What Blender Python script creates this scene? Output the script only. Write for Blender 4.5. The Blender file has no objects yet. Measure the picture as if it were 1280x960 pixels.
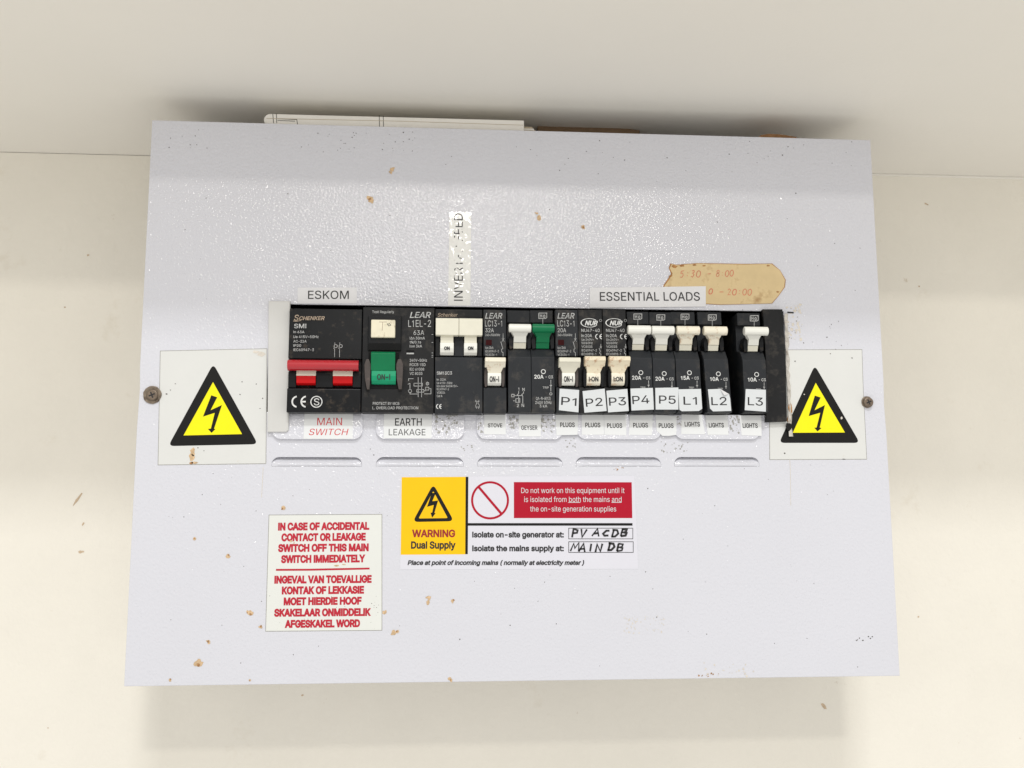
import bpy, bmesh, math, random, os
from mathutils import Vector, Matrix
rnd = random.Random(7)
S = bpy.context.scene
COL = S.collection

# ------------------------------------------------------------------ camera (millimetres, cover plate front at Y = 0, wall behind at +Y)
F_PX, CX, CZ, CD = 1300.0, -51.06, -78.32, 576.2
PITCH, YAW, ROLL = (math.radians(a) for a in (8.319, 4.507, -0.155))
fwd = Vector((math.sin(YAW)*math.cos(PITCH), math.cos(YAW)*math.cos(PITCH), math.sin(PITCH)))
r0 = Vector((math.cos(YAW), -math.sin(YAW), 0)); u0 = r0.cross(fwd)
RIGHT = r0*math.cos(ROLL)+u0*math.sin(ROLL); UP = -r0*math.sin(ROLL)+u0*math.cos(ROLL)
EYE = Vector((CX, -CD, CZ))
cd = bpy.data.cameras.new('camera'); cam = bpy.data.objects.new('camera', cd); COL.objects.link(cam)
cd.sensor_fit = 'HORIZONTAL'; cd.sensor_width = 36.0; cd.lens = F_PX/1280*36.0
cd.clip_start = 0.01; cd.clip_end = 50
m = Matrix((RIGHT, UP, -fwd)).transposed().to_4x4(); m.translation = EYE*0.001
cam.matrix_world = m; S.camera = cam

DOFF = 0.0                                              # extra stand-off of whatever is being built
def M(px, py, d=0.0):
    """photo measurement -> (X, Z) in mm on the plane standing d mm proud of the cover plate"""
    k = fwd + RIGHT*((px-640)/F_PX) - UP*((py-480)/F_PX)
    t = (-d-DOFF-EYE.y)/k.y
    p = EYE+k*t
    return (p.x, p.z)

# ------------------------------------------------------------------ world and lamps
w = bpy.data.worlds.new('World'); S.world = w; w.use_nodes = True
bg = w.node_tree.nodes['Background']; bg.inputs[0].default_value = (1.0, 0.985, 0.957, 1); bg.inputs[1].default_value = 0.90
def lamp(name, loc, energy, sx, sy, col):
    l = bpy.data.lights.new(name, 'AREA'); l.shape = 'RECTANGLE'; l.size = sx; l.size_y = sy; l.energy = energy; l.color = col
    o = bpy.data.objects.new(name, l); COL.objects.link(o); o.location = loc
    o.rotation_euler = (Vector((0, 0, -0.02))-Vector(loc)).to_track_quat('-Z', 'Y').to_euler(); return o
lamp('far_room_lamp', (0.07, -1.90, 0.824), 5.2, 0.14, 0.075, (1, .96, .89))
lamp('near_room_lamp', (0.0, -1.50, 1.482), 13.8, 0.32, 0.17, (.975, .985, 1))
S.view_settings.view_transform = 'Standard'; S.view_settings.look = 'None'
S.view_settings.exposure = 0.0; S.view_settings.gamma = 1.0; S.view_settings.use_curve_mapping = False

# ------------------------------------------------------------------ materials
def lin(c):
    return tuple(((v/255)/12.92 if v/255 <= .04045 else ((v/255+.055)/1.055)**2.4) for v in c)+(1,)
def mat(name, rgb, rough=.5, bump=None, mott=None, spec=.5, metal=0, dirt=None, coat=0):
    """bump=(scale, strength, dist) list; mott=(scale, amount); dirt=(rgb, scale, lo, hi)"""
    mt = bpy.data.materials.new(name); mt.use_nodes = True; nt = mt.node_tree; N = nt.nodes; L = nt.links
    b = N['Principled BSDF']; b.inputs['Roughness'].default_value = rough; b.inputs['Metallic'].default_value = metal
    b.inputs['Specular IOR Level'].default_value = spec; b.inputs['Coat Weight'].default_value = coat
    base = lin(rgb); b.inputs['Base Color'].default_value = base
    tc = N.new('ShaderNodeTexCoord'); last = None
    if mott or dirt:
        rgbn = N.new('ShaderNodeRGB'); rgbn.outputs[0].default_value = base; last = rgbn.outputs[0]
    if mott:
        n = N.new('ShaderNodeTexNoise'); n.inputs['Scale'].default_value = mott[0]; n.inputs['Detail'].default_value = 5; n.inputs['Roughness'].default_value = .6
        L.new(tc.outputs['Object'], n.inputs['Vector'])
        mr = N.new('ShaderNodeMapRange'); mr.inputs[1].default_value = .3; mr.inputs[2].default_value = .7
        mr.inputs[3].default_value = 1-mott[1]; mr.inputs[4].default_value = 1+mott[1]; L.new(n.outputs[0], mr.inputs[0])
        vm = N.new('ShaderNodeVectorMath'); vm.operation = 'SCALE'; L.new(last, vm.inputs[0]); L.new(mr.outputs[0], vm.inputs['Scale']); last = vm.outputs[0]
    for dd in (dirt or []):
        n = N.new('ShaderNodeTexNoise'); n.inputs['Scale'].default_value = dd[1]; n.inputs['Detail'].default_value = 6; n.inputs['Roughness'].default_value = .65
        L.new(tc.outputs['Object'], n.inputs['Vector'])
        mr = N.new('ShaderNodeMapRange'); mr.inputs[1].default_value = dd[2]; mr.inputs[2].default_value = dd[3]; L.new(n.outputs[0], mr.inputs[0])
        mx = N.new('ShaderNodeMix'); mx.data_type = 'RGBA'; L.new(mr.outputs[0], mx.inputs[0]); L.new(last, mx.inputs[6]); mx.inputs[7].default_value = lin(dd[0]); last = mx.outputs[2]
    if last is not None: L.new(last, b.inputs['Base Color'])
    nrm = None
    for (sc, st, di) in (bump or []):
        n = N.new('ShaderNodeTexNoise'); n.inputs['Scale'].default_value = sc; n.inputs['Detail'].default_value = 2; n.inputs['Roughness'].default_value = .5
        L.new(tc.outputs['Object'], n.inputs['Vector'])
        bp = N.new('ShaderNodeBump'); bp.inputs['Strength'].default_value = st; bp.inputs['Distance'].default_value = di
        L.new(n.outputs[0], bp.inputs['Height'])
        if nrm is not None: L.new(nrm, bp.inputs['Normal'])
        nrm = bp.outputs[0]
    if nrm is not None: L.new(nrm, b.inputs['Normal'])
    return mt
POWDER = mat('powder_coat', (213, 213, 219), .10, bump=[(670, .6, .0006), (300, .22, .0007)], mott=(9, .015), dirt=[((150, 128, 100), 420, .735, .79)])
WALL = mat('wall_paint', (236, 231, 219), .75, bump=[(220, .5, .0006), (26, .35, .0016)], mott=(11, .03), spec=.2, dirt=[((214, 204, 184), 28, .64, .95), ((190, 172, 146), 60, .70, .80)])
CEIL = mat('ceiling_paint', (234, 230, 221), .8, bump=[(300, .2, .0004)], mott=(5, .015), spec=.2)
STEEL = mat('enclosure_steel', (215, 215, 220), .4, mott=(20, .03))
DARK = mat('dark_inside', (20, 20, 20), .8, mott=(40, .1), spec=.2)
BLACK = mat('black_plastic', (29, 29, 30), .48, bump=[(2500, .15, .0001)], mott=(160, .15), dirt=[((92, 86, 78), 120, .52, 1.0)], spec=.2)
BLACKB = mat('black_plastic_shiny', (20, 21, 23), .3, bump=[(1500, .1, .0001)], mott=(200, .2), dirt=[((105, 92, 78), 150, .56, 1.0)], spec=.2)
CHARC = mat('charcoal_plastic', (40, 42, 45), .5, bump=[(2500, .12, .0001)], mott=(120, .12), dirt=[((108, 100, 90), 90, .52, 1.05)], spec=.2)
GUARD = mat('guard_plastic', (80, 73, 70), .4, mott=(300, .2), dirt=[((120, 104, 98), 180, .55, .8)], spec=.2)
CREAM = mat('cream_plastic', (224, 220, 202), .4, mott=(200, .03), dirt=[((170, 140, 100), 190, .62, .85)])
WHITEP = mat('white_plastic', (230, 229, 220), .38, mott=(200, .02), dirt=[((160, 140, 112), 260, .66, .85)])
AGED = mat('aged_cream_plastic', (232, 220, 192), .4, mott=(200, .05), dirt=[((168, 104, 50), 330, .54, .74)])
AGEL = mat('yellowed_white_plastic', (233, 226, 206), .4, mott=(150, .03), dirt=[((176, 126, 76), 260, .54, .76)])
TESTB = mat('worn_button_plastic', (226, 218, 192), .4, mott=(200, .06), dirt=[((130, 112, 78), 230, .55, .78)])
RED = mat('red_plastic', (178, 22, 36), .22, mott=(150, .06), coat=.5)
RED2 = mat('red_rocker_plastic', (196, 16, 20), .35, mott=(150, .05), spec=.22)
GREEN = mat('green_plastic', (12, 112, 70), .35, mott=(150, .06), spec=.22)
GREEN2 = mat('green_plastic_pale', (24, 150, 106), .35, mott=(150, .06), spec=.22)
INKW = mat('white_ink', (214, 214, 211), .6, mott=(900, .25))
INKG = mat('grey_ink', (176, 176, 174), .6, mott=(900, .3))
INKB = mat('bronze_ink', (164, 146, 126), .5, mott=(500, .25))
INKK = mat('black_ink', (24, 22, 24), .5, mott=(600, .1))
INKR = mat('red_ink', (184, 8, 42), .5, mott=(400, .08))
INKR2 = mat('thin_red_ink', (205, 40, 46), .5, mott=(400, .05))
INKD = mat('dark_red_ink', (150, 18, 22), .5, mott=(400, .05))
PAPER = mat('white_label_paper', (213, 216, 217), .5, bump=[(300, .1, .0002)], mott=(120, .012), spec=.22)
PAPER3 = mat('name_label_paper', (230, 231, 230), .5, bump=[(300, .1, .0002)], mott=(120, .012), spec=.22)
PAPER2 = mat('clear_label_film', (224, 223, 224), .3, bump=[(260, .25, .0003)], mott=(120, .02))
TAPE = mat('glossy_label_tape', (235, 234, 229), .06, spec=1.0, bump=[(700, .35, .0003)], mott=(120, .03))
SIGNW = mat('old_white_vinyl', (218, 218, 214), .35, bump=[(160, .12, .0005)], mott=(40, .015), dirt=[((196, 176, 148), 110, .70, .82)], spec=.22)
SIGN2 = mat('sign_vinyl', (218, 217, 224), .3, bump=[(400, .12, .0002)], mott=(40, .01), spec=.22)
SIGN3 = mat('cream_vinyl', (224, 225, 219), .35, bump=[(400, .15, .0003)], mott=(50, .012), dirt=[((206, 176, 130), 130, .72, .84)], spec=.22)
YEL = mat('sign_yellow', (247, 236, 24), .35, mott=(100, .02), bump=[(400, .1, .0002)], dirt=[((150, 130, 40), 330, .70, .78)], spec=.22)
YEL2 = mat('sign_amber', (246, 194, 10), .35, mott=(100, .02), bump=[(400, .1, .0002)], spec=.22)
SBLK = mat('sign_black', (22, 21, 20), .35, mott=(150, .15), bump=[(400, .1, .0002)], dirt=[((150, 140, 125), 420, .73, .80)], spec=.22)
SRED = mat('sign_red', (174, 10, 40), .35, mott=(100, .03), spec=.22)
CARDT = mat('old_tan_card', (214, 190, 143), .55, mott=(90, .06), bump=[(220, .3, .0004)], dirt=[((150, 104, 52), 85, .55, .80)])
CARDE = mat('scorched_card_edge', (170, 120, 68), .7, mott=(260, .3))
FADE = mat('faded_red_ink', (206, 104, 82), .6, mott=(300, .15))
RUST = mat('dry_glue_stain', (206, 176, 138), .75, mott=(600, .3), bump=[(900, .5, .0005)])
RUST2 = mat('dark_glue_stain', (166, 124, 82), .8, mott=(700, .35))
SPECK = mat('dirt_speck', (70, 62, 54), .8, mott=(700, .3))
RESID = mat('label_residue', (160, 158, 152), .8, mott=(900, .2))
SMUDGE = mat('grey_brown_smudge', (214, 206, 194), .7, mott=(500, .12))
SCREW = mat('rusty_screw', (118, 104, 90), .45, metal=.6, mott=(500, .3), bump=[(900, .5, .0004)])
WASHER = mat('grimy_washer', (132, 118, 102), .55, metal=.3, mott=(420, .4), dirt=[((66, 50, 38), 320, .5, .7)])
BARE = mat('chipped_edge_paint', (206, 200, 190), .7, mott=(300, .1), bump=[(500, .6, .001)], dirt=[((120, 98, 78), 260, .55, .75)])
LEAF = mat('leaflet_paper', (236, 232, 224), .7, mott=(60, .03), dirt=[((180, 160, 130), 90, .62, .85)])
LEAF2 = mat('aged_page_edges', (186, 172, 148), .8, mott=(160, .1))
BOARD = mat('brown_cardboard', (124, 100, 74), .85, mott=(120, .15), bump=[(500, .4, .0005)])
BOARD2 = mat('dark_brown_cardboard', (142, 104, 68), .85, mott=(200, .25), bump=[(500, .5, .0006)])
DMARK = mat('wall_scuff', (200, 178, 150), .8, mott=(400, .2))

# ------------------------------------------------------------------ fonts
FONT = None
try:
    FONT = bpy.data.fonts.load(os.path.join(bpy.utils.system_resource('DATAFILES'), 'fonts', 'Inter.woff2'))
except Exception:
    FONT = None
FONT2 = None
try:
    FONT2 = bpy.data.fonts.load(os.path.join(bpy.utils.system_resource('DATAFILES'), 'fonts', 'NotoSansMath-Regular.woff2'))
except Exception:
    FONT2 = None
_tc = {}
import numpy as np
from mathutils.geometry import delaunay_2d_cdt
def text_geo(s, off=0.0, shear=0.0, res=3):
    """outlines of the lettering, filled where the winding is positive"""
    k = (s, off, shear, res)
    if k in _tc: return _tc[k]
    c = bpy.data.curves.new('t', 'FONT'); c.body = s.replace('I', '\u0399') if FONT else s; c.size = 1; c.shear = shear; c.resolution_u = res; c.fill_mode = 'NONE'
    if FONT: c.font = FONT
    if FONT and FONT2:                                  # plain 1 and l come from the second face
        c.font_bold = FONT2
        for i, ch in enumerate(s):
            if ch in '1l': c.body_format[i].use_bold = True
    o = bpy.data.objects.new('t', c); COL.objects.link(o)
    dg = bpy.context.evaluated_depsgraph_get(); me = bpy.data.meshes.new_from_object(o.evaluated_get(dg))
    V = np.array([(v.co.x, v.co.y) for v in me.vertices]); ed = [tuple(e_.vertices) for e_ in me.edges]
    bpy.data.objects.remove(o); bpy.data.curves.remove(c); bpy.data.meshes.remove(me)
    # loops run along rising vertex numbers: close each one with its own orientation
    E_ = []; st = 0; adj = set((min(a), max(a)) for a in ed)
    for i in range(len(V)):
        if (i, i+1) in adj and not (i == len(V)-1): E_.append((i, i+1))
        else:
            if i > st: E_.append((i, st))
            st = i+1
    P0 = V[[a for a, b in E_]]; P1 = V[[b for a, b in E_]]
    sg = 1 if np.sum(P0[:, 0]*P1[:, 1]-P1[:, 0]*P0[:, 1]) > 0 else -1
    if off:                                             # embolden: push each outline outwards
        nx_ = dict(E_); pv_ = {b: a for a, b in E_}; ids = [a for a, b in E_]
        p = V[[pv_[i] for i in ids]]; q = V[ids]; n_ = V[[nx_[i] for i in ids]]
        def nrm(d_): l_ = np.maximum(np.hypot(d_[:, 0], d_[:, 1]), 1e-9); return np.stack([d_[:, 1]/l_, -d_[:, 0]/l_], 1)*sg
        a_, b_ = nrm(q-p), nrm(n_-q); h_ = a_+b_; l_ = np.maximum(np.hypot(h_[:, 0], h_[:, 1]), .3); h_ = h_/l_[:, None]
        k_ = 1/np.clip(np.sum(h_*a_, 1), .55, 1); V[ids] = q+h_*(off*k_)[:, None]
        P0 = V[[a for a, b in E_]]; P1 = V[[b for a, b in E_]]
    r = delaunay_2d_cdt([Vector(v) for v in V], E_, [], 0, 1e-6)
    vs = [(v.x, v.y) for v in r[0]]; fs = [tuple(f) for f in r[2]]
    W = np.array(vs); keep = []
    for f in fs:
        q = W[list(f)].mean(0)
        up = (P0[:, 1] <= q[1]) & (P1[:, 1] > q[1]); dn = (P0[:, 1] > q[1]) & (P1[:, 1] <= q[1])
        side = (P1[:, 0]-P0[:, 0])*(q[1]-P0[:, 1])-(q[0]-P0[:, 0])*(P1[:, 1]-P0[:, 1])
        if sg*(np.sum(up & (side > 0))-np.sum(dn & (side < 0))) > 0: keep.append(f)
    used = sorted({i for f in keep for i in f}); mp = {a: b for b, a in enumerate(used)}
    vs = [vs[i] for i in used]; fs = [tuple(mp[i] for i in f) for f in keep]
    _tc[k] = (vs, fs); return vs, fs
_hv = text_geo('H'); CAP = max(v[1] for v in _hv[0])

# ------------------------------------------------------------------ mesh builder, millimetres, d = distance proud of the cover plate
class MB:
    def __init__(s): s.v = []; s.f = []; s.mi = []; s.mats = []; s.sm = []
    def _m(s, mt):
        if mt not in s.mats: s.mats.append(mt)
        return s.mats.index(mt)
    def add(s, vs, fs, mt, smooth=False):
        o = len(s.v); i = s._m(mt); s.v += [(v[0], v[1]-DOFF, v[2]) for v in vs]
        for f in fs: s.f.append(tuple(o+k for k in f)); s.mi.append(i); s.sm.append(smooth)
    def bm(s, bm, mt, smooth=False):
        bm.verts.index_update(); s.add([v.co[:] for v in bm.verts], [[v.index for v in f.verts] for f in bm.faces], mt, smooth); bm.free()
    def outline(s, pts, d0, d1, mt, bev=0, seg=2):
        """2D outline (x, z) given thickness from d0 to d1 (front)"""
        bm = bmesh.new(); a = [bm.verts.new((x, -d0, z)) for x, z in pts]; b = [bm.verts.new((x, -d1, z)) for x, z in pts]; n = len(pts)
        bm.faces.new(a); fr = bm.faces.new(b)
        for i in range(n): bm.faces.new((a[i], a[(i+1) % n], b[(i+1) % n], b[i]))
        bmesh.ops.recalc_face_normals(bm, faces=bm.faces)
        if bev: bmesh.ops.bevel(bm, geom=list(fr.edges), offset=bev, segments=seg, affect='EDGES', profile=.5)
        s.bm(bm, mt)
    def box(s, x0, x1, z0, z1, d0, d1, mt, bev=0, seg=2):
        bm = bmesh.new(); bmesh.ops.create_cube(bm, size=1)
        for v in bm.verts: v.co = Vector((x0+(v.co.x+.5)*(x1-x0), -(d0+(.5-v.co.y)*(d1-d0)), z0+(v.co.z+.5)*(z1-z0)))
        if bev: bmesh.ops.bevel(bm, geom=list(bm.edges), offset=bev, segments=seg, affect='EDGES', profile=.5)
        bmesh.ops.recalc_face_normals(bm, faces=bm.faces); s.bm(bm, mt)
    def prism(s, prof, x0, x1, mt, bev=0, lean=0, zc=0):
        """profile of (z, d) swept along x"""
        bm = bmesh.new(); a = [bm.verts.new((x0, -d, z)) for z, d in prof]; b = [bm.verts.new((x1, -d, z)) for z, d in prof]; n = len(prof)
        bm.faces.new(a); bm.faces.new(b)
        for i in range(n): bm.faces.new((a[i], a[(i+1) % n], b[(i+1) % n], b[i]))
        bmesh.ops.recalc_face_normals(bm, faces=bm.faces)
        if bev: bmesh.ops.bevel(bm, geom=list(bm.edges), offset=bev, segments=2, affect='EDGES', profile=.5)
        for v in bm.verts: v.co.x += lean*(v.co.z-zc)
        s.bm(bm, mt)
    def flat(s, pts, d, mt): s.add([(x, -d, z) for x, z in pts], [tuple(range(len(pts)))], mt)
    def line(s, pts, wd, d, mt, closed=False):
        n = len(pts); L = []; Rr = []
        for i, (x, z) in enumerate(pts):
            p = Vector(pts[i-1] if (i or closed) else pts[i]); q = Vector(pts[(i+1) % n] if (i < n-1 or closed) else pts[i]); c = Vector((x, z))
            t1 = (c-p); t2 = (q-c)
            t1 = t1.normalized() if t1.length > 1e-6 else t2.normalized(); t2 = t2.normalized() if t2.length > 1e-6 else t1
            t = t1+t2; t = t.normalized() if t.length > .2 else t1
            nn = Vector((-t.y, t.x)); k = min(1.6, 1/max(.5, abs(nn.dot(Vector((-t1.y, t1.x))))))
            L.append(c+nn*wd/2*k); Rr.append(c-nn*wd/2*k)
        vs = [(p.x, -d, p.y) for p in L+Rr]; m_ = n if closed else n-1
        s.add(vs, [(i, (i+1) % n, n+(i+1) % n, n+i) for i in range(m_)], mt)
    def ring(s, cx, cz, ro, ri, d, mt, a0=0, a1=360, sx=1, n=28):
        full = abs(a1-a0) >= 360; k = n if full else n+1
        A = [math.radians(a0+(a1-a0)*i/n) for i in range(k)]
        vs = [(cx+ro*sx*math.cos(a), -d, cz+ro*math.sin(a)) for a in A]+[(cx+ri*sx*math.cos(a), -d, cz+ri*math.sin(a)) for a in A]
        s.add(vs, [(i, (i+1) % k, k+(i+1) % k, k+i) for i in range(n)], mt)
    def cyl(s, cx, cz, r, d0, d1, mt, bev=0, n=28):
        s.outline([(cx+r*math.cos(2*math.pi*i/n), cz+r*math.sin(2*math.pi*i/n)) for i in range(n)], d0, d1, mt, bev)
    def rod(s, x0, x1, z, d, r, mt, n=20, rz=None, bev=.6):
        rz = rz or r
        s.prism([(z+rz*math.cos(2*math.pi*i/n), d+r*math.sin(2*math.pi*i/n)) for i in range(n)], x0, x1, mt)
    def text(s, tx, x0, x1, yc, h, d, mt, off=0.0, shear=0.0, dy=0.0, vert=False, res=3):
        """text whose capital letters fill the measured span x0..x1, centred on yc, h high"""
        if not off and h < 5.2: off = .007
        vs, fs = text_geo(tx, off, shear, res)
        a = min(v[0] for v in vs); b = max(v[0] for v in vs)
        if vert: p0 = Vector(M(yc+h/2, x0, d)); p1 = Vector(M(yc+h/2, x1, d)); hh = (Vector(M(yc-h/2, x0, d))-p0).length
        else: p0 = Vector(M(x0, yc+h/2-dy/2, d)); p1 = Vector(M(x1, yc+h/2+dy/2, d)); hh = (Vector(M(x0, yc-h/2-dy/2, d))-p0).length
        ex = (p1-p0)/(b-a); n = Vector((-ex.y, ex.x)).normalized()*hh/CAP
        s.add([(lambda q: (q.x, -d-.02, q.y))(p0+ex*(v[0]-a)+n*v[1]) for v in vs], fs, mt)
    def build(s, name, parent=None, origin=None):
        me = bpy.data.meshes.new(name)
        if parent is not None: o = Vector(parent.location)*1000
        elif origin is not None: o = Vector(origin)
        else:
            xs, ys, zs = zip(*s.v); o = Vector(((min(xs)+max(xs))/2, max(ys), min(zs)))
        me.from_pydata([(Vector(v)-o)*.001 for v in s.v], [], s.f)
        for mt in s.mats: me.materials.append(mt)
        for p, i, sm in zip(me.polygons, s.mi, s.sm): p.material_index = i; p.use_smooth = sm
        me.update(); ob = bpy.data.objects.new(name, me); COL.objects.link(ob)
        if parent is not None: ob.parent = parent
        else: ob.location = o*.001
        return ob
def tag(o, label, cat, group=None):
    o['label'] = label; o['category'] = cat
    if group: o['group'] = group
    return o
def thing(name, loc, label, cat, group=None):
    o = bpy.data.objects.new(name, None); COL.objects.link(o); o.location = Vector(loc)*.001; o.empty_display_size = .01
    return tag(o, label, cat, group)
class K:
    """a measuring window of the photograph: origin and magnification"""
    def __init__(s, ox, oy, sc): s.ox, s.oy, s.s = ox, oy, sc
    def x(s, v): return v/s.s+s.ox
    def y(s, v): return v/s.s+s.oy
    def m(s, x, y, d=0): return M(s.x(x), s.y(y), d)
    def pts(s, l, d=0): return [s.m(x, y, d) for x, y in l]
    def text(s, mb, tx, x0, x1, yc, h, d, mt, **k):
        dy = k.pop('dy', 0)/s.s
        mb.text(tx, s.x(x0), s.x(x1), s.y(yc), h/s.s, d, mt, dy=dy, **k)
    def line(s, mb, l, wd, d, mt, closed=False): mb.line(s.pts(l, d), wd, d+.02, mt, closed)
    def box(s, mb, x0, y0, x1, y1, d0, d1, mt, bev=0):
        (a, t), (b, q) = s.m(x0, y0, d1), s.m(x1, y1, d1); mb.box(a, b, q, t, d0, d1, mt, bev)
A = K(330, 360, 5.645); B = K(530, 360, 5.645); C = K(680, 360, 5.645); D = K(840, 360, 5.645)
U = K(0, 0, 1)
def blob(mb, px, py, r, d, mt, n=9, asp=1.0, rot=0.0, jag=.45):
    x, z = M(px, py, d); pts = []
    for i in range(n):
        a = 2*math.pi*i/n; q = r*(1-jag*rnd.random()); u_, v_ = q*math.cos(a), q*asp*math.sin(a)
        pts.append((x+u_*math.cos(rot)-v_*math.sin(rot), z+u_*math.sin(rot)+v_*math.cos(rot)))
    mb.flat(pts, d, mt)
def rounded(pts, r, n=5):
    out = []; N_ = len(pts)
    for i in range(N_):
        p = Vector(pts[i-1]); c = Vector(pts[i]); q = Vector(pts[(i+1) % N_])
        a = (p-c).normalized(); b = (q-c).normalized(); a_ = c+a*r; b_ = c+b*r
        for k in range(n+1):
            t = k/n; out.append(tuple(a_*(1-t)**2+c*2*t*(1-t)+b_*t**2))
    return out

# ------------------------------------------------------------------ setting
WY, HZ, SY = 100.0, 171.7, -138.0
def structure(mb, name):
    o = mb.build(name); o['kind'] = 'structure'; return o
mb = MB(); mb.add([(x, y, z) for y in (WY, WY+120) for z in (-1200, HZ-.35) for x in (-1500, 1500)], [(0, 1, 3, 2), (4, 6, 7, 5), (0, 4, 5, 1), (2, 3, 7, 6), (0, 2, 6, 4), (1, 5, 7, 3)], WALL)
for (px, py, r, a, ro) in [(97, 624, 5.5, .16, 1.0), (101, 690, 2.2, .5, .2), (104, 655, 1.6, .4, 1), (110, 319, 1.0, .8, 0), (81, 384, .8, .8, 0), (1030, 883, 3.0, .5, 2.2), (1158, 255, 2.4, .3, 2.8), (1149, 358, .8, .8, 0), (378, 869, 1.0, .8, 0), (1148, 771, .8, .8, 0), (60, 910, .6, .8, 0)]:
    blob(mb, px, py, r, -WY+.1, DMARK, 11, a, ro)
structure(mb, 'wall')
mb = MB(); mb.box(-1500, 1500, HZ, HZ+420, -WY-120, -SY, CEIL, .8); structure(mb, 'ceiling')
mb = MB()                                              # thin bead of filler along the joint
x0 = 212
mb.box(x0, 1400, HZ-1.5, HZ-.05, -WY-.5, -WY+.9, CEIL, .3); structure(mb, 'joint_bead')

# ------------------------------------------------------------------ distribution box
box = thing('distribution_box', (0, 0, -155.7), 'wide white steel distribution box on the wall, breakers filling its slot', 'electrical box')
HW, HH = 210.0, 155.7
mb = MB()
t = 1.2; b0, b1 = -WY, -14
for (xa, xb, za, zb) in [(-203, 203, 149-t, 149), (-203, 203, -149, -149+t), (-203, -203+t, -149+t, 149-t), (203-t, 203, -149+t, 149-t)]:
    mb.box(xa, xb, za, zb, b0+.2, b1, STEEL)
mb.build('enclosure', box)
mb = MB(); sl = [M(337, 386, 0), M(979, 386, 0), M(979, 517, 0), M(337, 517, 0)]
mb.box(-190, 190, -60, 70, -60, -45, DARK); mb.build('dark_backing', box)  # dark sheet added behind the slot so the interior looks shaded
# louvre outlines
LV = [(340, 452), (470.5, 579), (597, 703), (720, 826), (843, 949)]
def stadium(xa, xb, za, zb, r, n=6):
    P = []
    for (cx, cz, s0) in [(xb-r, zb-r, 0), (xa+r, zb-r, 90)]:
        for i in range(n+1):
            a = math.radians(s0+90*i/n); P.append((cx+r*math.cos(a), cz+r*math.sin(a)))
    P += [(xa, za), (xb, za)]; return P
LVO = []
for a_, b_ in LV:
    xa, zt = M(a_, 571.5, 0); xb, zb = M(b_, 583, 0); LVO.append((xa, xb, zb, zt))
cu = bpy.data.curves.new('c', 'CURVE'); cu.dimensions = '2D'; cu.fill_mode = 'BOTH'; cu.extrude = .5; cu.bevel_depth = .35; cu.bevel_resolution = 2
def spl(pts):
    s = cu.splines.new('POLY'); s.points.add(len(pts)-1); s.use_cyclic_u = True
    for p, q in zip(s.points, pts): p.co = (q[0], q[1], 0, 1)
e = .35
left_edge = [(-HW+e, -HH+e), (-HW+e, -20), (-HW+.9, 2), (-HW+e, 14), (-HW+e, HH-e)]
spl([(HW-e, HH-e), (HW-e, 10), (HW-.8, -4), (HW-e, -22), (HW-e, -HH+e)]+left_edge)
za = (sl[0][1]+sl[1][1])/2+.6; zb = (sl[2][1]+sl[3][1])/2
sx0, sx1 = sl[0][0], sl[1][0]
spl([(sx0-e, zb-e), (sx1+e, zb-e), (sx1+e, za+e), (sx0-e, za+e)])
for (xa, xb, q0, q1) in LVO: spl([(x, z) for x, z in stadium(xa-e, xb+e, q0-e, q1+e, 4.2)])
co = bpy.data.objects.new('c', cu); COL.objects.link(co)
me = bpy.data.meshes.new_from_object(co.evaluated_get(bpy.context.evaluated_depsgraph_get()))
mb = MB(); mb.add([(v.co.x, .85-v.co.z, v.co.y) for v in me.vertices], [tuple(reversed(p.vertices)) for p in me.polygons], POWDER)
bpy.data.objects.remove(co); bpy.data.curves.remove(cu); bpy.data.meshes.remove(me)
for (xa, xb, q0, q1) in [(-HW+.5, HW-.5, HH-1.7, HH-.5), (-HW+.5, HW-.5, -HH+.5, -HH+1.7), (-HW+.5, -HW+1.7, -HH+1.8, HH-1.8), (HW-1.7, HW-.5, -HH+1.8, HH-1.8)]:
    mb.box(xa, xb, q0, q1, -24, -1.5, POWDER)
# glue stains, specks and scuffs lying on the paint
for (px, py, r, k) in [(491, 213, 2.2, 0), (489, 217, 1.2, 0), (462, 249, 2.4, 1), (465, 251, 1.4, 0), (673, 271, 2.3, 0), (671, 267, 1.4, 0), (729, 284, 1.8, 0), (286, 694, 1.6, 1), (243, 673, 1.2, 1), (313, 768, 2.0, 0), (309, 766, 1.2, 1), (326, 783, 1.7, 0), (260, 802, 1.8, 0), (248, 831, 2.7, 0), (246, 828, 2.0, 0), (537, 747, 1.9, 0), (535, 752, 1.8, 0), (567, 750, 1.6, 0), (493, 792, 2.3, 0), (496, 789, 1.4, 0), (481, 765, 1.4, 0), (213, 849, 1.3, 1), (353, 636, 1.6, 0), (312, 851, .8, 1), (563, 850, 1.3, 0)]:
    for _ in range(2): blob(mb, px+rnd.uniform(-2, 2), py+rnd.uniform(-2, 2), r*rnd.uniform(.6, 1.0), .08+rnd.random()*.1, RUST, 10, rnd.uniform(.5, 1), rnd.random()*3)
    blob(mb, px, py, r*.5, .21, RUST2 if k or rnd.random() < .4 else RUST, 8, .7, rnd.random()*3)
def specks(n, xa, xb, ya, yb, r0_, r1_, mt, d=.06):
    for _ in range(n): blob(mb, rnd.uniform(xa, xb), rnd.uniform(ya, yb), rnd.uniform(r0_, r1_), d+rnd.random()*.05, mt, 6, rnd.uniform(.5, 1), rnd.random()*3)
specks(150, 200, 1080, 165, 835, .15, .45, SPECK); specks(34, 375, 520, 165, 192, .2, .5, SPECK); specks(8, 205, 260, 160, 185, .2, .5, SPECK)
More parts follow.
